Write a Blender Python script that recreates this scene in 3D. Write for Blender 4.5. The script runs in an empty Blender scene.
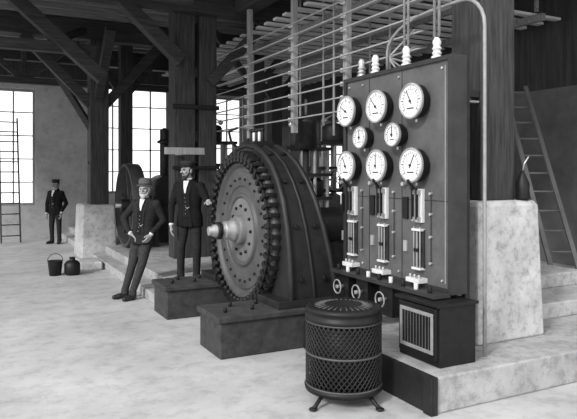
import bpy, bmesh, math, random
from mathutils import Vector, Matrix
random.seed(4)
V=Vector
sc=bpy.context.scene
sc.view_settings.view_transform='Standard'

# ------------------------------------------------------------ materials
def mat(name,val,rough=.7,metal=0,var=.25,scale=6,stretch=(1,1,1),bump=.15,spec=.4,stain=0):
    m=bpy.data.materials.new(name); m.use_nodes=True
    nt=m.node_tree; b=nt.nodes['Principled BSDF']
    tc=nt.nodes.new('ShaderNodeTexCoord'); mp=nt.nodes.new('ShaderNodeMapping')
    mp.inputs['Scale'].default_value=stretch
    n=nt.nodes.new('ShaderNodeTexNoise'); n.inputs['Scale'].default_value=scale
    n.inputs['Detail'].default_value=8; n.inputs['Roughness'].default_value=.65
    r=nt.nodes.new('ShaderNodeValToRGB')
    lo=val*(1-var); hi=min(1,val*(1+var))
    r.color_ramp.elements[0].position=.3; r.color_ramp.elements[1].position=.7
    r.color_ramp.elements[0].color=(lo,lo,lo,1); r.color_ramp.elements[1].color=(hi,hi,hi,1)
    nt.links.new(tc.outputs['Object'],mp.inputs[0]); nt.links.new(mp.outputs[0],n.inputs['Vector'])
    nt.links.new(n.outputs['Fac'],r.inputs[0])
    col=r.outputs[0]
    if stain:
        n2=nt.nodes.new('ShaderNodeTexNoise'); n2.inputs['Scale'].default_value=scale*4.5; n2.inputs['Detail'].default_value=10; n2.inputs['Roughness'].default_value=.75
        r2=nt.nodes.new('ShaderNodeValToRGB'); r2.color_ramp.elements[0].position=.36; r2.color_ramp.elements[1].position=.52
        q=1-stain; r2.color_ramp.elements[0].color=(q,q,q,1); r2.color_ramp.elements[1].color=(1,1,1,1)
        nt.links.new(mp.outputs[0],n2.inputs['Vector']); nt.links.new(n2.outputs['Fac'],r2.inputs[0])
        mx=nt.nodes.new('ShaderNodeMixRGB'); mx.blend_type='MULTIPLY'; mx.inputs[0].default_value=1
        nt.links.new(col,mx.inputs[1]); nt.links.new(r2.outputs[0],mx.inputs[2]); col=mx.outputs[0]
    nt.links.new(col,b.inputs['Base Color'])
    b.inputs['Roughness'].default_value=rough; b.inputs['Metallic'].default_value=metal
    b.inputs['Specular IOR Level'].default_value=spec
    if bump:
        bp=nt.nodes.new('ShaderNodeBump'); bp.inputs['Strength'].default_value=bump; bp.inputs['Distance'].default_value=.02
        nt.links.new(n.outputs['Fac'],bp.inputs['Height']); nt.links.new(bp.outputs[0],b.inputs['Normal'])
    return m
M_floor=mat('floor_cement',.43,.85,var=.2,scale=1.0,bump=.12,stain=.24)
M_conc=mat('plastered_concrete',.46,.9,var=.25,scale=2.6,bump=.35,stain=.4)
M_plat=mat('platform_cement',.36,.9,var=.28,scale=2.2,bump=.3,stain=.35)
M_found=mat('foundation_stone',.035,.8,var=.5,scale=9,bump=.4)
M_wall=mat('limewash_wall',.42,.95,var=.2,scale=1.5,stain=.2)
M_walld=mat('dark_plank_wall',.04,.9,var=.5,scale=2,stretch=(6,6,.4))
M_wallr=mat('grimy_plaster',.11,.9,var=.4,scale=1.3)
M_wv=mat('timber_vertical',.034,.75,var=.7,scale=4,stretch=(7,7,.5),bump=.4)
M_wx=mat('timber_along_x',.03,.75,var=.7,scale=4,stretch=(.5,7,7),bump=.4)
M_wy=mat('timber_along_y',.03,.75,var=.7,scale=4,stretch=(7,.5,7),bump=.4)
M_wl=mat('pale_timber',.24,.75,var=.3,scale=4,stretch=(7,7,.7),bump=.2)
M_joist=mat('sawn_joists',.2,.85,var=.4,scale=3,stretch=(.6,7,7),bump=.2)
M_slat=mat('pale_slats',.5,.85,var=.3,scale=3,stretch=(.6,7,7),bump=.2)
M_board=mat('ceiling_boards',.05,.85,var=.7,scale=3,stretch=(7,.5,7),bump=.2)
M_iron=mat('black_iron',.008,.5,var=.4,scale=12,bump=.1,spec=.3)
M_iron2=mat('painted_iron',.016,.5,var=.35,scale=8,bump=.1,spec=.3)
M_disc=mat('machined_iron',.13,.5,var=.22,scale=5,bump=.05,spec=.5)
M_face=mat('rotor_face',.065,.5,var=.3,scale=4,bump=.05,spec=.4)
M_hub=mat('hub_steel',.35,.4,metal=.5,var=.2,scale=12,bump=0)
M_steel=mat('bright_steel',.6,.3,metal=.7,var=.15,scale=12,bump=0)
M_brass=mat('polished_brass',.5,.3,metal=.6,var=.15,scale=12,bump=0)
M_slate=mat('slate_panel',.085,.5,var=.25,scale=3,bump=.05,stain=.15)
M_frame=mat('switchboard_frame',.025,.45,var=.3,scale=6,bump=.05)
M_marble=mat('white_marble',.6,.35,var=.1,scale=14,bump=0)
M_dial=mat('dial_enamel',.72,.4,var=.03,scale=10,bump=0)
M_ink=mat('dial_ink',.02,.6,var=.1,bump=0)
M_porc=mat('porcelain',.6,.25,var=.08,bump=0)
M_pipe=mat('conduit_pipe',.24,.4,var=.2,scale=10,bump=0,spec=.6)
M_skin=mat('skin',.30,.6,var=.1,scale=20,bump=.05)
M_coat=mat('wool_coat',.012,.95,var=.35,scale=25,bump=.2,spec=.1)
M_coat2=mat('worn_jacket',.022,.95,var=.35,scale=25,bump=.2,spec=.1)
M_tro=mat('wool_trousers',.04,.95,var=.3,scale=25,bump=.2,spec=.1)
M_tro2=mat('dark_trousers',.024,.95,var=.3,scale=25,bump=.2,spec=.1)
M_vest=mat('waistcoat',.012,.9,var=.3,scale=25,bump=.1,spec=.1)
M_shirt=mat('linen_shirt',.6,.9,var=.1,bump=0)
M_boot=mat('boot_leather',.02,.5,var=.4,bump=.1)
M_hairw=mat('grey_hair',.40,.9,var=.3,scale=60,bump=.3)
M_haird=mat('dark_hair',.025,.9,var=.3,scale=60,bump=.3)
M_hatl=mat('felt_hat_grey',.08,.95,var=.15,scale=30,bump=.1)
M_hatd=mat('cap_black',.012,.8,var=.3,scale=30,bump=.1)

# ------------------------------------------------------------ mesh builder
def frame(ax):
    ax=V(ax).normalized()
    a=V((0,0,1)) if abs(ax.z)<.9 else V((1,0,0))
    u=ax.cross(a).normalized(); w=ax.cross(u).normalized()
    return u,w,ax
class MB:
    def __init__(s): s.bm=bmesh.new(); s.m=[]
    def mi(s,m):
        if m not in s.m: s.m.append(m)
        return s.m.index(m)
    def face(s,vs,m,sm=False):
        try: f=s.bm.faces.new(vs)
        except ValueError: return
        f.material_index=s.mi(m); f.smooth=sm
    def box(s,x0,x1,y0,y1,z0,z1,m,R=None):
        c=V(((x0+x1)/2,(y0+y1)/2,(z0+z1)/2)); h=V((abs(x1-x0)/2,abs(y1-y0)/2,abs(z1-z0)/2))
        vs=[]
        for i in (-1,1):
            for j in (-1,1):
                for k in (-1,1):
                    o=V((i*h.x,j*h.y,k*h.z))
                    if R: o=R@o
                    vs.append(s.bm.verts.new(c+o))
        for q in ((0,1,3,2),(4,6,7,5),(0,4,5,1),(2,3,7,6),(0,2,6,4),(1,5,7,3)):
            s.face([vs[i] for i in q],m)
    def beam(s,p0,p1,w,h,m):
        p0=V(p0);p1=V(p1); u,v2,ax=frame(p1-p0)
        r=[]
        for p in (p0,p1):
            r.append([s.bm.verts.new(p+u*a*w/2+v2*b*h/2) for a,b in ((-1,-1),(1,-1),(1,1),(-1,1))])
        for i in range(4): s.face([r[0][i],r[0][(i+1)%4],r[1][(i+1)%4],r[1][i]],m)
        s.face(r[0][::-1],m); s.face(r[1],m)
    def lathe(s,o,ax,prof,m,seg=24,sm=True,caps=True):
        o=V(o);u,w,a=frame(ax); rings=[]
        for r,h in prof:
            r=max(r,.0004)
            rings.append([s.bm.verts.new(o+a*h+(u*math.cos(2*math.pi*i/seg)+w*math.sin(2*math.pi*i/seg))*r) for i in range(seg)])
        for k in range(len(rings)-1):
            for i in range(seg):
                s.face([rings[k][i],rings[k][(i+1)%seg],rings[k+1][(i+1)%seg],rings[k+1][i]],m,sm)
        if caps: s.face(rings[0][::-1],m); s.face(rings[-1],m)
    def cyl(s,p0,p1,r,m,r1=None,seg=14,sm=True):
        p0=V(p0);p1=V(p1)
        s.lathe(p0,p1-p0,[(r,0),(r if r1 is None else r1,(p1-p0).length)],m,seg,sm)
    def tube(s,pts,r,m,seg=8,closed=False):
        pts=[V(p) for p in pts]; n=len(pts); rings=[]; u=None
        for i,p in enumerate(pts):
            if closed: t=(pts[(i+1)%n]-pts[i-1]).normalized()
            else: t=(pts[min(i+1,n-1)]-pts[max(i-1,0)]).normalized()
            if u is None: u,w,_=frame(t)
            else:
                u=(u-t*u.dot(t)).normalized()
            w=t.cross(u)
            rings.append([s.bm.verts.new(p+(u*math.cos(2*math.pi*j/seg)+w*math.sin(2*math.pi*j/seg))*r) for j in range(seg)])
        for k in range(n if closed else n-1):
            a=rings[k];b=rings[(k+1)%n]
            for j in range(seg): s.face([a[j],a[(j+1)%seg],b[(j+1)%seg],b[j]],m,True)
        if not closed: s.face(rings[0][::-1],m); s.face(rings[-1],m)
    def ell(s,c,r,m,R=None,seg=16):
        if not hasattr(r,'__len__'): r=(r,r,r)
        mt=Matrix.Translation(V(c))
        if R: mt=mt@R.to_4x4()
        mt=mt@Matrix.Diagonal((r[0],r[1],r[2],1))
        g=bmesh.ops.create_uvsphere(s.bm,u_segments=seg,v_segments=max(6,seg//2),radius=1,matrix=mt)
        fs=set()
        for v in g['verts']:
            for f in v.link_faces: fs.add(f)
        k=s.mi(m)
        for f in fs: f.material_index=k; f.smooth=True
    def cap(s,p0,p1,r0,r1,m,seg=14):
        s.cyl(p0,p1,r0,m,r1,seg); s.ell(p0,r0,m,seg=seg); s.ell(p1,r1,m,seg=seg)
    def loft(s,rings,m,seg=24,side=V((1,0,0)),fwd=V((0,-1,0))):
        rr=[]
        for c,rx,ry in rings:
            c=V(c)
            rr.append([s.bm.verts.new(c+side*math.cos(2*math.pi*i/seg)*rx+fwd*math.sin(2*math.pi*i/seg)*ry) for i in range(seg)])
        for k in range(len(rr)-1):
            for i in range(seg): s.face([rr[k][i],rr[k][(i+1)%seg],rr[k+1][(i+1)%seg],rr[k+1][i]],m,True)
        s.face(rr[0][::-1],m); s.face(rr[-1],m)
    def add_mesh(s,me,m):
        n0=len(s.bm.faces); s.bm.from_mesh(me); s.bm.faces.ensure_lookup_table(); k=s.mi(m)
        for f in s.bm.faces[n0:]: f.material_index=k; f.smooth=True
    def obj(s,name,bevel=0,parent=None,recalc=True):
        if recalc: bmesh.ops.recalc_face_normals(s.bm,faces=s.bm.faces[:])
        me=bpy.data.meshes.new(name); s.bm.to_mesh(me); s.bm.free()
        for m in s.m: me.materials.append(m)
        o=bpy.data.objects.new(name,me); sc.collection.objects.link(o)
        if bevel:
            b=o.modifiers.new('bevel','BEVEL'); b.width=bevel; b.segments=2; b.limit_method='ANGLE'; b.angle_limit=math.radians(50)
        if parent: o.parent=parent
        return o
def remeshed(mb,voxel,it=4):
    me=bpy.data.meshes.new('tmp'); bmesh.ops.recalc_face_normals(mb.bm,faces=mb.bm.faces[:]); mb.bm.to_mesh(me); mb.bm.free()
    o=bpy.data.objects.new('tmp',me); sc.collection.objects.link(o)
    r=o.modifiers.new('r','REMESH'); r.mode='VOXEL'; r.voxel_size=voxel
    if it:
        q=o.modifiers.new('s','SMOOTH'); q.iterations=it; q.factor=.5
    dg=bpy.context.evaluated_depsgraph_get(); dg.update()
    out=bpy.data.meshes.new_from_object(o.evaluated_get(dg))
    bpy.data.objects.remove(o); return out

YAW=math.radians(27.3)
# ------------------------------------------------------------ camera
H=1.85
cd=bpy.data.cameras.new('camera'); cam=bpy.data.objects.new('camera',cd); sc.collection.objects.link(cam)
cam.location=(0,0,H); cam.rotation_euler=(math.pi/2,0,-YAW)
cd.sensor_width=36; cd.lens=620*36/577; cd.shift_y=-37.5/577; cd.clip_end=200
sc.camera=cam

# ------------------------------------------------------------ shell
XR=9.0; YB=19.0; ZP=.28
b=MB(); b.box(-9,XR+.3,-3,YB+.3,-.2,0,M_floor); b.obj('floor')
b=MB()
b.box(3.17,XR-.005,3.68,5.7,0,ZP,M_plat); b.box(3.95,XR-.005,5.7,YB-.005,0,ZP,M_plat)
b.box(2.58,3.95,8.25,13.5,0,ZP,M_plat); b.box(2.85,3.95,13.5,14.7,0,ZP,M_plat); b.box(2.58,3.95,14.7,YB-.005,0,ZP,M_plat)
b.box(2.3,2.58,8.25,13.5,0,ZP/2,M_plat); b.box(2.3,2.58,14.7,YB-.005,0,ZP/2,M_plat)
b.obj('raised_platform',.015)
b=MB(); b.box(3.12,3.168,3.66,5.7,0,ZP+.01,M_iron2); b.box(3.1,3.12,3.66,3.76,0,ZP+.01,M_iron2); b.box(3.1,3.12,4.6,4.7,0,ZP+.01,M_iron2)  # added thin dark panel: shade on the platform's -X side put into colour
b.obj('shade_panel_1',.006)

def wall(name,axis,fixed,a0,a1,z1,ops,m,t=.3,md=None,zd=99):
    b=MB()
    def bx(p,q,r,s):
        if q-p<1e-4 or s-r<1e-4: return
        parts=[(r,s,m)]
        if r<zd<s and md: parts=[(r,zd,m),(zd,s,md)]
        elif r>=zd and md: parts=[(r,s,md)]
        for r2,s2,mm in parts:
            if axis=='x': b.box(p,q,fixed,fixed+t,r2,s2,mm)
            else: b.box(fixed,fixed+t,p,q,r2,s2,mm)
    cur=a0
    for p,q,r,s in sorted(ops):
        bx(cur,p,0,z1); bx(p,q,0,r); bx(p,q,s,z1); cur=q
    bx(cur,a1,0,z1); return b.obj(name)
def window(name,axis,fixed,p,q,r,s,nc,nr,m=M_wl,t=.3):
    b=MB(); f=fixed+.08
    def bx(a0,a1,z0,z1,d=.06):
        if axis=='x': b.box(a0,a1,f,f+d,z0,z1,m)
        else: b.box(f,f+d,a0,a1,z0,z1,m)
    w=.07
    bx(p,p+w,r,s,.1); bx(q-w,q,r,s,.1); bx(p+w,q-w,r,r+w,.1); bx(p+w,q-w,s-w,s,.1)
    for i in range(1,nc):
        x=p+(q-p)*i/nc; bx(x-.02,x+.02,r+w,s-w)
    for i in range(1,nr):
        z=r+(s-r)*i/nr; bx(p+w,q-w,z-.015,z+.015,.05)
    b.obj(name)
ZC=5.15
backops=[(-.6,1.7,.9,4.2),(3.3,5.6,1.2,4.5),(6.5,8.1,1.5,4.3)]
wall('wall_back','x',YB,-9,XR+.3,ZC+.3,backops,M_wall,md=M_walld,zd=4.55)
for i,(p,q,r,s) in enumerate(backops): window('window_%d'%(i+1),'x',YB,p,q,r,s,[4,4,3][i],5)
rops=[(9.35,10.5,1.3,3.5),(13.6,15.6,.9,3.3)]
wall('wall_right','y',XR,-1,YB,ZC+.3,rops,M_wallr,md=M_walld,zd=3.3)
for i,(p,q,r,s) in enumerate(rops): window('window_%d'%(i+4),'y',XR,p,q,r,s,3,5)

b=MB(); b.box(2.4,XR-.005,4.2,YB-.005,ZC+.17,ZC+.22,M_board); b.box(-4,2.4,8.6,YB-.005,ZC+.17,ZC+.22,M_board)
b.obj('ceiling')
b=MB()
y=4.4
while y<YB-.2:
    b.box(2.4 if y<8.7 else -4,XR-.01,y,y+.09,ZC,ZC+.165,M_joist); y+=.55
b.obj('ceiling_joists')
b=MB()
y=7.2
while y<16.5:
    b.box(4.6,8.9,y,y+.13,4.42,4.46,M_slat); y+=.36
for xx in (5.2,6.6,8.2): b.box(xx,xx+.09,7.0,16.6,4.3,4.415,M_joist)
for xx in (5.2,6.6,8.2):
    for yy in (7.1,11.0,15.4): b.box(xx,xx+.05,yy,yy+.05,4.46,ZC-.005,M_joist)
b.obj('slatted_loft')
for (x0,x1,y0,y1,z0,z1,m) in ((-4,8.95,10.6,10.86,4.72,ZC-.005,M_wx),(-4,8.95,13.9,14.2,4.72,ZC-.005,M_wx),(-4,8.95,17.4,17.65,4.75,ZC-.005,M_wx),(4.34,4.66,4.3,10.55,4.75,ZC-.005,M_wy)):
    b=MB(); b.box(x0,x1,y0,y1,z0,z1,m); b.obj('timber_beam',.01)
b=MB(); b.box(-4,2.2,12.3,12.5,4.1,4.3,M_wx); b.beam((-3.0,12.4,5.1),(-.5,12.4,4.2),.16,.16,M_wx); b.beam((.6,12.25,5.12),(2.3,12.25,3.65),.24,.24,M_wx); b.beam((1.2,12.5,4.2),(2.2,13.9,4.9),.13,.13,M_wx); b.beam((-.4,12.4,4.2),(-.4,12.4,5.1),.14,.14,M_wx); b.obj('roof_truss',.01)
b=MB(); b.box(-4,8.8,16.3,16.5,4.0,4.16,M_wx)
for k in range(-1,4):
    x=k*2.4; b.beam((x,16.4,5.1),(x+1.2,16.4,4.08),.14,.14,M_wx); b.beam((min(8.7,x+2.4),16.4,5.1),(x+1.2,16.4,4.08),.14,.14,M_wx); b.beam((x+1.2,16.4,5.1),(x+1.2,16.4,4.1),.12,.12,M_wx)
b.obj('roof_truss',.01)
b=MB(); b.box(-4,3.2,9.5,9.66,4.55,4.72,M_wx); b.beam((1.6,9.6,5.1),(2.6,9.6,4.62),.14,.14,M_wx); b.beam((.9,9.6,5.1),(-.1,9.6,4.62),.14,.14,M_wx); b.obj('roof_truss',.01)

def post(x0,x1,y0,y1,z0,z1,braces=()):
    b=MB(); b.box(x0,x1,y0,y1,z0,z1,M_wv)
    for p0,p1,w in braces: b.beam(p0,p1,w,w,M_wx)
    for z in (z0+.9,z1-.5):
        b.cyl((x0-.02,(y0+y1)/2,z),(x0,(y0+y1)/2,z),.035,M_iron,seg=8)
    return b.obj('timber_post',.012)
def pier(x0,x1,y0,y1,z0,z1,name='concrete_pier'):
    b=MB(); t=.04
    vs=[]
    for z,e in ((z0,t),(z1-.05,0),(z1,-.03)):
        vs.append([b.bm.verts.new((x,y,z)) for x,y in ((x0-e,y0-e),(x1+e,y0-e),(x1+e,y1+e),(x0-e,y1+e))])
    for k in range(2):
        for i in range(4): b.face([vs[k][i],vs[k][(i+1)%4],vs[k+1][(i+1)%4],vs[k+1][i]],M_conc)
    b.face(vs[0][::-1],M_conc); b.face(vs[2],M_conc)
    return b.obj(name,.02)
pier(2.15,2.8,13.6,14.6,0,1.15)
post(2.33,2.72,13.8,14.2,1.15,4.715,[((2.4,14.02,3.3),(1.0,14.02,4.72),.2),((2.5,13.9,3.4),(2.5,12.5,4.7),.18),((2.65,14.0,3.3),(3.9,14.0,4.72),.2),((2.5,14.0,2.6),(1.4,14.9,4.7),.13)])
b=MB()
b.box(3.30,3.70,10.9,11.25,ZP,ZC-.01,M_wv); b.box(3.78,4.12,10.9,11.3,ZP,ZC-.01,M_wv)
for z in (1.2,2.4,3.6,4.6): b.box(3.7,3.78,10.98,11.12,z,z+.2,M_wx)
b.beam((3.4,10.82,3.85),(2.2,10.72,4.9),.22,.22,M_wx); b.beam((3.98,10.9,3.5),(5.1,10.75,4.75),.2,.2,M_wx)
b.box(3.26,4.16,10.86,10.9,3.0,3.08,M_iron); b.box(3.26,4.16,10.86,10.9,1.9,1.96,M_iron)
b.obj('timber_column',.012)
for (x,y) in ((3.36,15.6),(5.6,12.6),(7.0,14.5)):
    post(x,x+.3,y,y+.3,ZP,ZC-.01,[((x+.13,y+.13,3.7),(x+1.1,y+.13,4.9),.13),((x+.13,y+.13,3.7),(x-.85,y+.13,4.9),.13)])
b=MB(); b.box(2.75,3.4,9.55,9.61,2.13,2.24,M_wl); b.box(3.3,3.36,9.61,10.85,2.15,2.22,M_wl); b.obj('pale_plank',.004)

pier(4.12,4.9,4.22,4.95,ZP,1.58)
post(4.28,4.72,4.35,4.75,1.58,4.745)
b=MB(); b.box(3.8,4.27,4.36,4.42,2.55,2.62,M_iron2); b.box(3.8,4.27,4.36,4.42,2.5,2.52,M_pipe); b.box(3.78,3.82,4.3,4.48,2.46,2.66,M_iron2); b.obj('wall_bracket',.004)
b=MB(); b.box(5.1,6.85,4.6,6.6,ZP,ZP+.17,M_conc); b.box(5.5,6.85,5.2,6.6,ZP+.17,ZP+.34,M_conc); b.obj('concrete_steps',.015)

# ------------------------------------------------------------ generator
GX,GY,GZ=2.94,6.95,1.15; K=.955
for y0,y1 in ((5.72,6.33),(7.57,8.17)):
    b=MB(); b.box(2.2,3.85,y0,y1,0,.36,M_found); b.box(2.17,3.85,y0-.03,y1+.03,.36,.42,M_found)
    for k in range(4):
        b.cyl((2.32+k*.15,(y0+y1)/2+(.12 if k%2 else -.12),.42),(2.32+k*.15,(y0+y1)/2+(.12 if k%2 else -.12),.47),.025,M_iron,seg=6)
    b.obj('generator_foundation',.015)
b=MB()
half=[(-1.15,.422),(-1.15,.7),(-1.12,.98),(-1.07,1.26),(-.98,1.53),(-.86,1.74),(-.70,1.92),(-.50,2.05),(-.26,2.14),(0,2.17)]
out=half+[(-y,z) for y,z in half[-2::-1]]
inner=[(.62,.422),(.5,.3),(.2,.2),(-.2,.2),(-.5,.3),(-.62,.422)]
poly=out+inner
def bx_(z): return 3.62-.3*max(0,min(1,(z-.42)/1.75))
fr=[b.bm.verts.new((3.0,GY+y,z)) for y,z in poly]; bk=[b.bm.verts.new((bx_(z),GY+y,z)) for y,z in poly]
b.face(fr,M_iron2); b.face(bk[::-1],M_iron2)
for i in range(len(poly)): b.face([fr[i],fr[(i+1)%len(poly)],bk[(i+1)%len(poly)],bk[i]],M_iron2)
for frac,rad in ((.04,.035),(.5,.02),(.96,.035)):
    b.tube([(3.0+(bx_(z)-3.0)*frac,GY+y*1.005,max(.46,GZ+(z-GZ)*1.005)) for y,z in out],rad,M_iron2,seg=8)
for y,z in out[1:-1:2]:
    for fr_ in (.25,.75):
        c=V((3.0+(bx_(z)-3.0)*fr_,GY+y,z)); n=V((0,y,max(0,z-GZ))).normalized()
        b.cyl(c,c+n*.03,.03,M_iron,seg=6)
for sgn in (-1,1): b.box(2.85,3.75,GY+sgn*1.2,GY+sgn*.66,.422,.5,M_iron2)
P=[(.95,-.06),(.97,.0),(.97,.03),(.93,.06),(.82,.06),(.79,.02),(.75,.02),(.745,.035),(.56,.035),(.55,.02),(.47,.02),(.455,.05),(.42,.055),(.4,.03),(.2,.03)]
b.lathe((2.98,GY,GZ),(-1,0,0),[(r*K,h) for r,h in P],M_face,72)
b.lathe((2.98,GY,GZ),(-1,0,0),[(.385,.02),(.385,.034),(.18,.036),(.18,.1),(.16,.12),(.0,.12)],M_disc,48)
b.lathe((2.98,GY,GZ),(-1,0,0),[(.13,.11),(.13,.17),(.11,.19),(.11,.26),(.075,.28),(.075,.4),(.055,.42),(.055,.46),(0,.46)],M_hub,32)
b.lathe((2.98,GY,GZ),(-1,0,0),[(.09,.30),(.105,.31),(.105,.35),(.09,.36)],M_iron,24)
NT=50
for i in range(NT):
    a=2*math.pi*i/NT; rad=V((0,math.cos(a),math.sin(a))); tan=V((0,-math.sin(a),math.cos(a))); c=V((2.98,GY,GZ))
    b.beam(c+rad*.87*K+V((-.085,0,0)),c+rad*.985*K+V((-.085,0,0)),.075,.05,M_iron)
    b.beam(c+rad*.98*K+V((-.1,0,0)),c+rad*.98*K+V((.015,0,0)),.07,.045,M_iron)
    b.ell(c+rad*.875*K+V((-.095,0,0)),(.035,.034,.034),M_iron,seg=8)
    # link bars between neighbouring pole lugs
    a2=a+math.pi/NT; r2=V((0,math.cos(a2),math.sin(a2))); t2=V((0,-math.sin(a2),math.cos(a2)))
    b.beam(c+r2*.93*K-t2*.04+V((-.09,0,0)),c+r2*.93*K+t2*.04+V((-.09,0,0)),.03,.03,M_iron)
    if i%2==0: b.cyl(c+rad*.65*K+V((-.03,0,0)),c+rad*.65*K+V((-.055,0,0)),.018,M_iron,seg=6)
for i in range(12):
    a=2*math.pi*i/12; rad=V((0,math.cos(a),math.sin(a))); c=V((2.98,GY,GZ))
    b.cyl(c+rad*.29+V((-.03,0,0)),c+rad*.29+V((-.06,0,0)),.02,M_iron,seg=6)
b.box(3.02,3.3,GY-.2,GY+.2,2.15,2.22,M_iron)
for k in range(5):
    yy=GY-.16+k*.08; b.cyl((3.15,yy,2.22),(3.15,yy,2.34),.022,M_porc if k%2 else M_iron,seg=10); b.ell((3.15,yy,2.36),.03,M_iron,seg=8)
b.tube([(3.05,GY+.3,2.12),(2.95,GY+.35,2.24),(2.9,GY+.3,2.36),(2.98,GY+.2,2.4)],.018,M_iron)
b.obj('dynamo_generator',.006)
b=MB()
b.box(4.0,4.4,6.75,7.15,ZP,.75,M_iron2); b.lathe((3.95,GY,GZ),(1,0,0),[(.2,0),(.24,.03),(.24,.45),(.2,.48)],M_iron2,24)
b.loft([((4.2,GY,.75),.2,.2),((4.2,GY,.95),.14,.14),((4.2,GY,1.05),.18,.16)],M_iron2); b.cyl((3.64,GY,GZ),(6.4,GY,GZ),.07,M_steel,seg=18)
b.box(6.2,6.6,6.75,7.15,ZP,1.05,M_iron2); b.cyl((6.2,GY,GZ),(6.6,GY,GZ),.16,M_iron2)
b.obj('bearing_pedestal',.01)

# ------------------------------------------------------------ switchboard
SX=3.6
b=MB()
b.box(SX,SX+.04,4.02,5.60,.86,2.80,M_slate)
for (y0,y1,z0,z1) in ((3.97,4.02,.82,2.84),(5.6,5.65,.82,2.84),(4.02,5.6,.82,.86),(4.02,5.6,2.80,2.84)):
    b.box(SX-.02,SX+.15,y0,y1,z0,z1,M_frame)
b.box(SX-.006,SX,4.06,4.07,.9,2.76,M_pipe)
for yy in (4.66,5.19): b.box(SX-.004,SX,yy-.004,yy+.004,.86,2.8,M_ink)
for zz in (1.6,): b.box(SX-.003,SX,4.02,5.6,zz-.004,zz+.004,M_ink)
for yy in (3.99,5.6): b.box(SX+.15,SX+.2,yy,yy+.05,ZP,2.95,M_iron2)
for zz in (.95,1.8,2.7): b.box(SX+.15,SX+.19,4.04,5.6,zz,zz+.06,M_iron2)
for yy in (4.1,4.7,5.3,5.55):
    for zz in (.92,2.74): b.cyl((SX,yy,zz),(SX-.015,yy,zz),.012,M_steel,seg=8)
def gauge(y,z,r,ang):
    b.lathe((SX,y,z),(-1,0,0),[(r*.8,0),(r*.8,.02),(r*.97,.03),(r*.97,.10),(r*1.0,.105)],M_iron,32)
    b.lathe((SX,y,z),(-1,0,0),[(r*1.02,.095),(r*1.05,.105),(r*1.03,.125),(r*.93,.13),(r*.9,.112)],M_brass,32,caps=False)
    b.lathe((SX,y,z),(-1,0,0),[(r*.92,.105),(r*.92,.118),(0,.118)],M_dial,32)
    x=SX-.1195
    for i in range(19):
        a=math.radians(-40+i*260/18); d=V((0,-math.cos(a),math.sin(a)))
        c=V((x,y,z)); b.beam(c+d*r*.68,c+d*r*(.8 if i%3 else .84),.003,.004 if i%3 else .008,M_ink)
    pts=[V((x,y,z))+V((0,-math.cos(math.radians(t)),math.sin(math.radians(t))))*r*.66 for t in range(-40,221,10)]
    b.tube(pts,.0016,M_ink,seg=4)
    d=V((0,-math.cos(ang),math.sin(ang))); c=V((x-.003,y,z)); b.beam(c-d*r*.2,c+d*r*.7,.004,.008,M_ink); b.cyl((x,y,z),(x-.012,y,z),.012,M_ink,seg=10)
    b.box(x-.002,x,y-r*.3,y+r*.3,z-r*.45,z-r*.38,M_ink)
    b.cyl((SX-.05,y,z-r),(SX-.05,y,z-r-.03),.012,M_brass,seg=8)
cols=(4.39,4.92,5.455)
for i,y in enumerate(cols):
    gauge(y,2.48,.155,math.radians(120+15*i)); gauge(y,1.91,.152,math.radians(60+30*i))
for y in (4.66,5.2): gauge(y,2.195,.108,math.radians(90))
for y in cols:
    b.box(SX-.03,SX,y-.052,y+.052,1.40,1.70,M_marble)
    for zz in (1.43,1.67): 
        for q in (-.03,.03): b.box(SX-.075,SX-.03,y+q-.008,y+q+.008,zz-.02,zz+.02,M_brass)
    for q in (-.03,.03): b.box(SX-.085,SX-.06,y+q-.006,y+q+.006,1.43,1.69,M_iron)
    b.box(SX-.09,SX-.07,y-.04,y+.04,1.69,1.71,M_iron); b.cyl((SX-.08,y,1.7),(SX-.15,y,1.78),.014,M_iron,seg=8)
    b.box(SX-.02,SX,y-.06,y+.06,.99,1.34,M_frame)
    for q in (-.042,.042): b.cyl((SX-.045,y+q,.98),(SX-.045,y+q,1.36),.007,M_pipe,seg=8)
    b.box(SX-.06,SX,y-.06,y+.06,1.325,1.345,M_marble); b.box(SX-.06,SX,y-.06,y+.06,.98,1.0,M_marble)
    b.box(SX-.05,SX-.04,y-.01,y+.01,1.0,1.32,M_pipe); b.box(SX-.06,SX-.03,y-.03,y+.03,1.14,1.17,M_iron)
    b.box(SX-.1,SX,y-.09,y+.09,.87,.91,M_marble)
    for q in (-.06,0,.06): b.cyl((SX-.07,y+q,.91),(SX-.07,y+q,.94),.012,M_brass,seg=8)
    b.box(SX-.02,SX,y+.17,y+.24,1.42,1.62,M_iron); b.box(SX-.02,SX,y+.18,y+.23,1.12,1.22,M_brass)
    b.cyl((SX,y+.21,1.74),(SX-.05,y+.21,1.74),.02,M_brass,seg=12)
    for zz in (1.05,1.28,1.48,1.66): b.cyl((SX,y-.15,zz),(SX-.03,y-.15,zz),.013,M_brass,seg=8)
    b.tube([(SX-.012,y-.15,1.05),(SX-.012,y-.15,1.66)],.004,M_iron,seg=5)
b.box(SX-.2,SX-.021,3.98,5.62,.8,.835,M_frame)
for k in range(9):
    y=4.08+k*.18; b.cyl((SX-.16,y,.836),(SX-.16,y,.89),.02,M_porc if k%2 else M_iron,seg=10)
for y in (4.75,5.15,5.5):
    b.box(SX-.12,SX+.1,y-.1,y+.1,.5,.8,M_iron); b.cyl((SX-.12,y,.66),(SX-.2,y,.66),.02,M_steel,seg=8)
    b.tube([V((SX-.19,y+.07*math.cos(t*math.pi/8),.66+.07*math.sin(t*math.pi/8))) for t in range(16)],.008,M_pipe,seg=6,closed=True)
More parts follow.
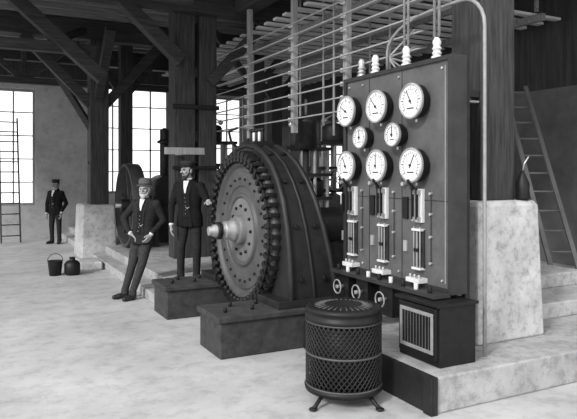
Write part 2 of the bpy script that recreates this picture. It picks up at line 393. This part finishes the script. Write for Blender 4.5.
for y in (4.27,4.7,5.2,5.45):
    b.lathe((SX+.08,y,2.84),(0,0,1),[(.05,0),(.05,.03),(.03,.04),(.045,.06),(.03,.08),(.045,.1),(.03,.12),(.04,.16),(.02,.2)],M_porc if y<5.3 else M_brass,16)
b.obj('switchboard',.003)
b=MB()
for y in (4.24,4.30): b.cyl((SX+.08,y,3.045),(SX+.08,y,ZC-.01),.014,M_pipe,seg=10)
for y in (4.67,4.73): b.cyl((SX+.08,y,3.045),(SX+.08,y,ZC-.01),.012,M_pipe,seg=10)
pts=[(3.9,5.3,2.9)]+[(3.9,4.62+.68*math.cos(t),3.1+.28*math.sin(t)) for t in [i*math.pi/12 for i in range(0,7)]]
pts+= [(3.9,4.2,3.38)]+[(3.9,4.2-.28*math.sin(t),3.1+.28*math.cos(t)) for t in [i*math.pi/12 for i in range(1,7)]]+[(3.9,3.92,1.2),(3.9,3.92,ZP)]
b.tube(pts,.016,M_pipe,seg=10)
b.obj('conduit_pipes')
b=MB()
b.box(3.34,3.72,3.84,4.36,ZP,.765,M_iron); b.box(3.31,3.34,3.86,4.33,.33,.75,M_iron)
b.box(3.295,3.31,3.88,4.3,.38,.41,M_pipe); b.box(3.295,3.31,3.88,4.3,.68,.71,M_pipe); b.box(3.295,3.31,3.88,3.905,.41,.68,M_pipe); b.box(3.295,3.31,4.275,4.3,.41,.68,M_pipe)
for k in range(9): 
    yy=3.93+k*.038; b.box(3.30,3.31,yy,yy+.01,.41,.68,M_face)
b.box(3.3,3.74,3.82,4.38,.765,.79,M_iron)
b.obj('resistance_box',.004)

# ------------------------------------------------------------ heater
b=MB(); hx,hy=2.72,4.29; R=.305
b.lathe((hx,hy,.09),(0,0,1),[(R*.8,0),(R*1.03,.01),(R*1.05,.04),(R*1.0,.055)],M_iron,48)
b.lathe((hx,hy,.1),(0,0,1),[(R*.9,0),(R*.9,.62)],M_iron,48)
b.lathe((hx,hy,0),(0,0,1),[(R*.98,.655),(R*1.03,.66),(R*1.03,.69),(R*.99,.70),(R*.99,.73),(R*1.02,.735),(R*1.0,.76),(R*.85,.775),(R*.8,.76),(R*.5,.775),(R*.2,.78),(0,.78)],M_iron,48)
N=46
for i in range(N):
    for sgn in (1,-1):
        pts=[]
        for k in range(13):
            z=.145+.51*k/12; a=2*math.pi*i/N+sgn*k/12*1.35; pts.append((hx+R*math.cos(a),hy+R*math.sin(a),z))
        b.tube(pts,.0055,M_iron2,seg=4)
for z in (.145,.4,.655): b.tube([(hx+R*1.0*math.cos(t*math.pi/24),hy+R*1.0*math.sin(t*math.pi/24),z) for t in range(48)],.009,M_face,seg=6,closed=True)
for i in range(28):
    a=2*math.pi*i/28; b.cyl((hx+R*.5*math.cos(a),hy+R*.5*math.sin(a),.776),(hx+R*.78*math.cos(a),hy+R*.78*math.sin(a),.764),.006,M_face,seg=5)
for i in range(4):
    a=math.pi/4+i*math.pi/2-YAW; d=V((math.cos(a),math.sin(a),0)); c=V((hx,hy,0))
    b.tube([c+d*R*.75+V((0,0,.1)),c+d*R*.95+V((0,0,.07)),c+d*R*1.08+V((0,0,.035)),c+d*R*1.2+V((0,0,.016))],.016,M_iron,seg=8)
    b.ell(c+d*R*1.2+V((0,0,.014)),(.035,.035,.014),M_iron,seg=10)
b.obj('electric_heater')

# ------------------------------------------------------------ bus bars
b=MB()
for y in (6.9,8.4,10.1,12.0):
    b.box(4.42,4.5,y,y+.09,2.45,4.745 if y<10.5 else ZC-.01,M_wl)
    for k in range(9):
        z=2.65+k*.18; b.cyl((4.42,y+.045,z),(4.36,y+.045,z),.03,M_porc,seg=10)
for (x,y,z0) in ((4.9,8.0,2.4),(5.1,8.65,2.6),(5.35,9.9,2.5),(5.0,11.2,2.3),(6.25,9.0,2.6),(5.7,7.68,2.7)):
    b.cyl((x,y,z0),(x,y,ZC-.01),.02,M_pipe,seg=8)
b.obj('bus_bar_rack',.003)
b=MB()
for k in range(9):
    z=2.65+k*.18
    b.tube([(4.345,5.2,z),(4.345,13.5,z)],.013,M_pipe,seg=6)
    if k<5: b.tube([(4.345,5.2,z),(4.1,5.1,z-.05 if z>2.9 else z),(3.75,5.05,2.97+k*.01),],.010,M_pipe,seg=6)
for x in (5.0,5.5,6.1): b.tube([(x,5.0,4.2),(x,16,4.2)],.022,M_pipe,seg=6)
b.obj('bus_conductors')

# ------------------------------------------------------------ machinery behind
def machine(name,ox,oy,s):
    b=MB(); z0=ZP
    b.box(ox-.5*s,ox+.5*s,oy-.35*s,oy+.35*s,z0,z0+.35*s,M_iron2)
    for dx in (-.42,-.14,.14,.42):
        for dy in (-.28,.28): b.cyl((ox+dx*s,oy+dy*s,z0+.35*s),(ox+dx*s,oy+dy*s,z0+2.2*s),.035*s,M_disc if dx<0 else M_pipe,seg=10)
    for z in (.8,1.25,1.7,2.2): b.box(ox-.5*s,ox+.5*s,oy-.33*s,oy+.33*s,z0+z*s,z0+(z+.06)*s,M_iron2)
    b.lathe((ox-.1*s,oy-.1*s,z0+.9*s),(0,0,1),[(.16*s,0),(.18*s,.03),(.18*s,.28*s),(.1*s,.32*s)],M_disc,20)
    b.lathe((ox+.25*s,oy-.1*s,z0+1.31*s),(0,0,1),[(.14*s,0),(.16*s,.03),(.16*s,.3*s),(.06*s,.36*s)],M_iron,20)
    b.lathe((ox,oy,z0+2.26*s),(0,0,1),[(.22*s,0),(.24*s,.04),(.24*s,.3*s),(.2*s,.36*s),(.05*s,.4*s),(.04*s,.6*s)],M_iron2,24)
    for sg in (-1,1):
        b.tube([(ox,oy,z0+2.84*s),(ox+sg*.2*s,oy,z0+2.72*s)],.015*s,M_steel); b.ell((ox+sg*.22*s,oy,z0+2.7*s),.06*s,M_steel)
    for z,r in ((.6,.26),(1.5,.2)):
        c=V((ox-.2*s,oy-.4*s,z0+z*s)); b.tube([c+V((r*s*math.cos(t*math.pi/12),0,r*s*math.sin(t*math.pi/12))) for t in range(24)],.02*s,M_pipe,seg=6,closed=True)
        for t in range(4):
            a=t*math.pi/4; d=V((math.cos(a),0,math.sin(a)))*r*s; b.cyl(c-d,c+d,.009*s,M_pipe,seg=6)
        b.cyl(c,c+V((0,.4*s,0)),.02*s,M_steel,seg=8)
    b.obj(name,.004)
machine('turbine_governor',5.05,9.3,.88)
machine('turbine_governor',6.3,10.3,.95)
machine('turbine_governor',6.1,8.4,.8)
machine('turbine_governor',4.9,13.3,1.0)
b=MB()
b.cyl((4.75,8.6,ZP),(4.75,8.6,2.2),.05,M_iron2); b.lathe((4.75,8.6,2.2),(0,0,1),[(.08,0),(.17,.03),(.17,.4),(.19,.42),(.19,.46),(.14,.5),(.05,.55)],M_iron2,24); b.lathe((4.75,8.6,ZP),(0,0,1),[(.16,0),(.16,.03),(.05,.06)],M_iron2)
b.cyl((4.75,8.6,2.72),(4.75,8.6,3.0),.02,M_pipe); b.obj('oil_reservoir')
b=MB(); b.cyl((5.0,7.6,ZP+.36),(5.4,7.6,ZP+.36),.3,M_wl,seg=28); b.cyl((4.98,7.6,ZP+.36),(5.0,7.6,ZP+.36),.32,M_iron2,seg=28); b.box(5.05,5.35,7.45,7.75,ZP+.002,ZP+.15,M_iron2); b.obj('exciter_drum',.004)

b=MB(); c=V((3.0,13.0,1.16))
b.lathe(c,(-1,0,0),[(.80,-.14),(.86,-.14),(.87,0),(.86,.14),(.80,.14),(.80,-.14)],M_face,48,caps=False)
for i in range(6):
    a=i*math.pi/3+.2; d=V((0,math.cos(a),math.sin(a))); b.beam(c+d*.1,c+d*.81,.06,.08,M_face)
b.lathe(c,(-1,0,0),[(.13,-.2),(.13,.2)],M_iron2,20); b.cyl(c+V((-.3,0,0)),c+V((.5,0,0)),.05,M_steel)
b.box(c.x+.3,c.x+.55,12.8,13.2,ZP,1.25,M_iron2)
b.obj('belt_pulley',.004)
b=MB(); b.box(3.62,4.3,13.5,14.2,ZP,1.3,M_iron2); b.lathe((3.95,13.4,1.45),(0,1,0),[(.3,0),(.34,.03),(.34,.7),(.3,.75)],M_iron2,28); b.cyl((3.95,13.8,1.75),(3.95,13.8,2.5),.1,M_iron2); b.lathe((3.95,13.8,2.5),(0,0,1),[(.16,0),(.16,.05),(.1,.08),(.1,.3),(.02,.35)],M_iron2)
b.tube([(4.2,13.8,1.6),(4.35,13.8,1.9),(4.35,13.8,2.4),(4.1,13.8,2.6)],.05,M_iron2)
b.obj('pump_casing',.01)

# ------------------------------------------------------------ ladders, buckets
def ladder(p0,p1,side,w,n,m,name='ladder'):
    b=MB(); p0=V(p0);p1=V(p1);side=V(side).normalized()
    for s_ in (-1,1): b.beam(p0+side*s_*w/2,p1+side*s_*w/2,.06,.04,m)
    for k in range(n):
        c=p0.lerp(p1,(k+.6)/n); b.cyl(c-side*w/2,c+side*w/2,.016,m,seg=8)
    b.obj(name)
ladder((.98,17.6,.02),(.98,18.93,3.35),(1,0,0),.46,12,M_wv)
ladder((7.1,5.6,ZP+.03),(8.25,7.6,3.3),(.87,-.5,0),.36,11,M_disc)
b=MB()
b.lathe((1.38,11.78,0),(0,0,1),[(.1,0),(.13,.26),(.137,.265),(.125,.262),(.095,.02)],M_iron2,20); b.tube([(1.38+.13*math.cos(t*math.pi/8),11.78,.26+.13*math.sin(t*math.pi/8)) for t in range(9)],.006,M_iron,seg=5); b.obj('bucket')
b=MB(); b.lathe((1.66,11.7,0),(0,0,1),[(.11,0),(.14,.04),(.14,.2),(.1,.25),(.05,.27),(.05,.31),(.06,.32)],M_iron,20); b.obj('milk_churn')
b=MB(); b.box(1.85,2.25,12.0,12.7,0,.16,M_conc); b.obj('stone_block',.03)
b=MB(); b.lathe((4.76,4.29,1.582),(0,0,1),[(.06,0),(.065,.02),(.065,.16),(.03,.24),(.015,.28)],M_iron,20); b.tube([(4.76,4.29,1.85),(4.76,4.27,1.93),(4.80,4.25,2.0)],.007,M_steel); b.obj('oil_can')

# ------------------------------------------------------------ people
def hand(b,wr,d,n,side,curl,sc_=1.0):
    d=V(d).normalized(); n=(V(n)-d*V(n).dot(d)).normalized(); t=d.cross(n)*side
    wr=V(wr)
    b.cap(wr-d*.03,wr+d*.02,.026,.027,M_skin,10)
    for q in (-.028,-.01,.01,.028): b.cap(wr+d*.015+t*q*.7,wr+d*.085+t*q,.016,.014,M_skin,8)
    L=(.075,.085,.08,.062)
    for i,q in enumerate((.031,.011,-.011,-.031)):
        p=wr+d*.09+t*q; ang=0
        for j,f in enumerate((.45,.32,.23)):
            ang+=curl; dd=d*math.cos(ang)+n*math.sin(ang); q2=p+dd*L[i]*f
            b.cap(p,q2,.0098-.0008*j,.009-.0008*j,M_skin,8); p=q2
    p=wr+d*.02+t*.025; q2=p+(d*.7+t*.6+n*.25).normalized()*.045; q3=q2+(d*.9+t*.1+n*.4).normalized()*.032
    b.cap(p,q2,.014,.011,M_skin,8); b.cap(q2,q3,.011,.009,M_skin,8)
def man(name,loc,P):
    F=V((P['face'][0],P['face'][1],0)).normalized(); S=V((-F.y,F.x,0))
    if S.x<0: S=-S
    pel,che,nek,hed=[V(P[k]) for k in ('pelvis','chest','neck','head')]
    hem=pel+V((0,0,-.14))
    rings=[(hem,.2,.145),(pel+V((0,0,.0)),.19,.14),(pel.lerp(che,.35),.168,.13),(pel.lerp(che,.7),.185,.14),(che,.2,.145),(che.lerp(nek,.45),.2,.13),(che.lerp(nek,.72),.155,.1),(nek,.075,.075)]
    coat=MB(); coat.loft(rings,P['coat'],28,S,F)
    shl=[che.lerp(nek,.52)+S*s_*.175 for s_ in (-1,1)]
    for i,(el,wr) in enumerate(P['arms']):
        el=V(el);wr=V(wr); coat.cap(shl[i],el,.066,.05,P['coat']); coat.cap(el,wr,.051,.038,P['coat'])
        coat.ell(shl[i],(.072,.072,.075),P['coat'])
    coat.tube([nek-S*.06+F*.03+V((0,0,.0)),nek-S*.07-F*.03+V((0,0,.01)),nek-F*.07+V((0,0,.015)),nek+S*.07-F*.03+V((0,0,.01)),nek+S*.06+F*.03],.022,P['coat'])
    for s_ in (-1,1):
        coat.tube([nek+S*s_*.06+F*.04,che.lerp(nek,.5)+S*s_*.075+F*.12,che+S*s_*.055+F*.15,pel.lerp(che,.35)+S*s_*.05+F*.13,hem+S*s_*.09+F*.14],.014,P['coat'],seg=8)
    out=MB(); out.add_mesh(remeshed(coat,.011,4),P['coat'])
    tr=MB(); tr.ell(pel+V((0,0,-.02)),(.16,.125,.12),P['tro'])
    bt=MB()
    for i,(kn,an,toe) in enumerate(P['legs']):
        hp=pel+S*(-.085 if i==0 else .085)+V((0,0,-.04)); kn=V(kn);an=V(an)
        tr.cap(hp,kn,.093,.066,P['tro']); tr.cap(kn,an+V((0,0,.03)),.065,.052,P['tro'])
        tr.cyl(an+V((0,0,.06)),an+V((0,0,-.025)),.053,P['tro'],.06)
        tv=V((toe[0],toe[1],0)).normalized(); fz=an.z-.045
        bt.cap(V((an.x,an.y,an.z)),V((an.x,an.y,fz+.015)),.04,.042,M_boot)
        bt.cap(V((an.x,an.y,fz))-tv*.03,V((an.x,an.y,fz))+tv*.1,.038,.042,M_boot); bt.cap(V((an.x,an.y,fz-.004))+tv*.1,V((an.x,an.y,fz-.008))+tv*.17,.042,.032,M_boot)
        bt.box(an.x-.035,an.x+.035,an.y-.035,an.y+.035,fz-.042,fz,M_boot)
    out.add_mesh(remeshed(tr,.011,4),P['tro']); out.add_mesh(remeshed(bt,.008,3),M_boot)
    def ring_at(z):
        for k in range(len(rings)-1):
            a,c2=rings[k],rings[k+1]
            if a[0].z<=z<=c2[0].z:
                f=(z-a[0].z)/(c2[0].z-a[0].z); return a[0].lerp(c2[0],f),a[1]+(c2[1]-a[1])*f,a[2]+(c2[2]-a[2])*f
        return rings[-1]
    def patch(z0,z1,w0,w1,off,m,n=14):
        prev=None
        for k in range(n+1):
            z=z0+(z1-z0)*k/n; c,rx,ry=ring_at(z); w=w0+(w1-w0)*k/n; row=[]
            for j in range(9):
                x=w*(j/4-1); x=max(-rx*.95,min(rx*.95,x)); yy=ry*math.sqrt(1-(x/rx)**2)+off
                row.append(out.bm.verts.new(c+S*x+F*yy))
            if prev:
                for j in range(8): out.face([prev[j],prev[j+1],row[j+1],row[j]],m,True)
            prev=row
    zb=pel.z+.0; zt=nek.z-.012
    patch(zb,zt,.05,.055,.009,M_vest); zs=che.z+.02; patch(zs,zt,.008,.042,.013,M_shirt)
    for k in range(5):
        z=pel.z+.05+k*.055; c,rx,ry=ring_at(z); out.ell(c+F*(ry+.013),.006,M_brass,seg=6)
    c,rx,ry=ring_at(pel.z+.15); out.tube([c+S*.06+F*(ry+.01),c+S*.03+F*(ry+.016)+V((0,0,-.025)),c+F*(ry+.014)+V((0,0,-.01))],.004,M_steel,seg=5)
    out.tube([nek+V((0,0,.01))+(S*math.cos(t*math.pi/8)*.062+F*math.sin(t*math.pi/8)*.062) for t in range(16)],.014,M_shirt,seg=6,closed=True)
    out.ell(nek+F*.075+V((0,0,-.01)),(.022,.022,.016),M_vest)
    hf=V((P['look'][0],P['look'][1],0)).normalized(); hs=V((-hf.y,hf.x,0)); Rm=Matrix((hs,hf,V((0,0,1)))).transposed()
    def L(x,y,z): return hed+hs*x+hf*y+V((0,0,z))
    h=MB(); h.cap(nek-V((0,0,.03)),hed+V((0,0,-.06)),.056,.054,M_skin)
    h.ell(L(0,-.012,.03),(.076,.094,.09),M_skin,Rm,20); h.ell(L(0,.012,-.03),(.062,.078,.085),M_skin,Rm,20); h.ell(L(0,.045,-.085),(.036,.036,.03),M_skin,Rm)
    h.ell(L(0,.085,.022),(.05,.014,.012),M_skin,Rm); h.cap(L(0,.085,.015),L(0,.112,-.022),.009,.014,M_skin,10)
    for s_ in (-1,1):
        h.ell(L(s_*.04,.068,-.02),(.022,.018,.02),M_skin,Rm); h.ell(L(s_*.078,-.005,-.01),(.01,.02,.032),M_skin,Rm); h.ell(L(s_*.012,.1,-.026),.009,M_skin,seg=8)
    h.ell(L(0,.083,-.055),(.024,.012,.008),M_skin,Rm); h.ell(L(0,.08,-.066),(.02,.012,.008),M_skin,Rm)
    out.add_mesh(remeshed(h,.005,2),M_skin)
    for s_ in (-1,1):
        out.ell(L(s_*.03,.083,.003),(.013,.006,.006),M_haird,Rm,10); out.tube([L(s_*.014,.098,.018),L(s_*.03,.096,.022),L(s_*.047,.085,.017)],.004,P['hair'],seg=5)
    hr=MB(); hr.ell(L(0,-.03,.035),(.083,.088,.088),P['hair'],Rm,18); hr.ell(L(0,-.05,-.02),(.07,.062,.07),P['hair'],Rm,16)
    for s_ in (-1,1): hr.ell(L(s_*.07,.01,.0),(.01,.018,.035),P['hair'],Rm)
    out.add_mesh(remeshed(hr,.007,1),P['hair'])
    mo=MB()
    for s_ in (-1,1): mo.cap(L(s_*.004,.102,-.043),L(s_*.036,.086,-.054),.009,.006,P['hair'],8)
    if P.get('beard'):
        mo.ell(L(0,.06,-.1),(.045,.035,.04),P['hair'],Rm); mo.ell(L(0,.07,-.12),(.028,.022,.03),P['hair'],Rm)
        for s_ in (-1,1): mo.cap(L(s_*.066,.01,-.03),L(s_*.04,.05,-.09),.013,.02,P['hair'],8)
    out.add_mesh(remeshed(mo,.005,1),P['hair'])
    ht=P['hatm']
    if P['hat']=='cap':
        out.lathe(L(0,-.012,.055),(0,0,1),[(.089,-.005),(.092,.03),(.105,.055),(.1,.078),(.06,.09),(0,.092)],ht,28)
        out.loft([(L(0,.075,.052),.062,.045),(L(0,.085,.058),.062,.045)],ht,20,hs,hf)
    else:
        out.lathe(L(0,-.01,.05),(0,0,1),[(.09,-.005),(.122,.0),(.128,.01),(.093,.014),(.093,.06),(.082,.1),(.05,.115),(0,.11)],ht,28)
        out.lathe(L(0,-.01,.062),(0,0,1),[(.0955,0),(.0955,.02)],M_haird,28,caps=False)
    for i,(d,n,sd,cu) in enumerate(P['hands']):
        hb=MB(); wr=V(P['arms'][i][1]); dd=V(d).normalized(); hand(hb,wr+dd*.04,d,n,sd,cu); out.add_mesh(remeshed(hb,.0038,1),M_skin)
        out.lathe(wr+dd*.012,dd,[(.03,0),(.034,.012),(.034,.032),(.029,.034)],M_shirt,14)
    o=out.obj(name)
    o.matrix_world=Matrix.Translation(V(loc))@Matrix.Rotation(-YAW,4,'Z')
    return o
man('bearded_man',(2.10,9.16,0),dict(face=(-.3,-.95),look=(-.15,-1),pelvis=(.19,.03,.94),chest=(.23,.06,1.27),neck=(.225,.05,1.47),head=(.22,.02,1.60),
 coat=M_coat2,tro=M_tro,hair=M_hairw,beard=True,hat='hat',hatm=M_hatl,
 arms=[((-.13,.16,1.16),(.0,-.04,.98)),((.50,.04,1.13),(.37,-.14,.98))],
 hands=[((.65,-.1,-.6),(.3,-.2,-1),1,.35),((-.5,-.1,-.8),(-.8,.5,0),-1,.35)],
 legs=[((.05,-.03,.50),(-.06,-.02,.09),(-.75,-.6)),((.2,-.09,.50),(.08,-.13,.09),(-.5,-.85))]))
man('engineer_man',(2.81,8.58,ZP),dict(face=(-.25,-.97),look=(-.7,-.7),pelvis=(.02,.0,.93),chest=(.01,.02,1.25),neck=(.0,.01,1.46),head=(-.01,-.01,1.59),
 coat=M_coat,tro=M_tro2,hair=M_haird,beard=True,hat='cap',hatm=M_hatd,
 arms=[((-.25,.03,1.08),(-.22,-.14,.86)),((.31,-.14,1.12),(.34,-.40,1.16))],
 hands=[((.05,-.25,-1),(.9,0,.0),1,.3),((.15,-1,.05),(0.1,0,-1),-1,.3)],
 legs=[((-.1,-.05,.50),(-.11,.0,.09),(-.5,-.85)),((.13,-.06,.49),(.12,-.02,.09),(.3,-.95))]))
man('workman',(2.0,17.0,0),dict(face=(-.3,-.95),look=(-.3,-.95),pelvis=(.0,.0,.9),chest=(.01,.0,1.2),neck=(.01,-.01,1.4),head=(.01,-.03,1.52),
 coat=M_coat,tro=M_tro2,hair=M_haird,beard=False,hat='cap',hatm=M_hatd,
 arms=[((-.24,.06,1.04),(-.2,-.08,.82)),((.26,.06,1.04),(.2,-.12,.84))],
 hands=[((.05,-.2,-.9),(.6,0,-.1),1,.3),((-.05,-.2,-.9),(-.6,0,-.1),-1,.3)],
 legs=[((-.09,-.03,.48),(-.09,.0,.09),(-.4,-.9)),((.1,-.03,.48),(.1,.0,.09),(.1,-.95))]))

# ------------------------------------------------------------ light
w=bpy.data.worlds.new('world'); sc.world=w; w.use_nodes=True
bg=w.node_tree.nodes['Background']; bg.inputs[0].default_value=(1,1,1,1); bg.inputs[1].default_value=1.6
s=bpy.data.lights.new('sun','SUN'); s.energy=3.0; s.angle=math.radians(10); so=bpy.data.objects.new('sun',s); sc.collection.objects.link(so)
so.rotation_euler=V((.80,.42,-.55)).to_track_quat('-Z','Y').to_euler(); so.location=(-5,-3,6)
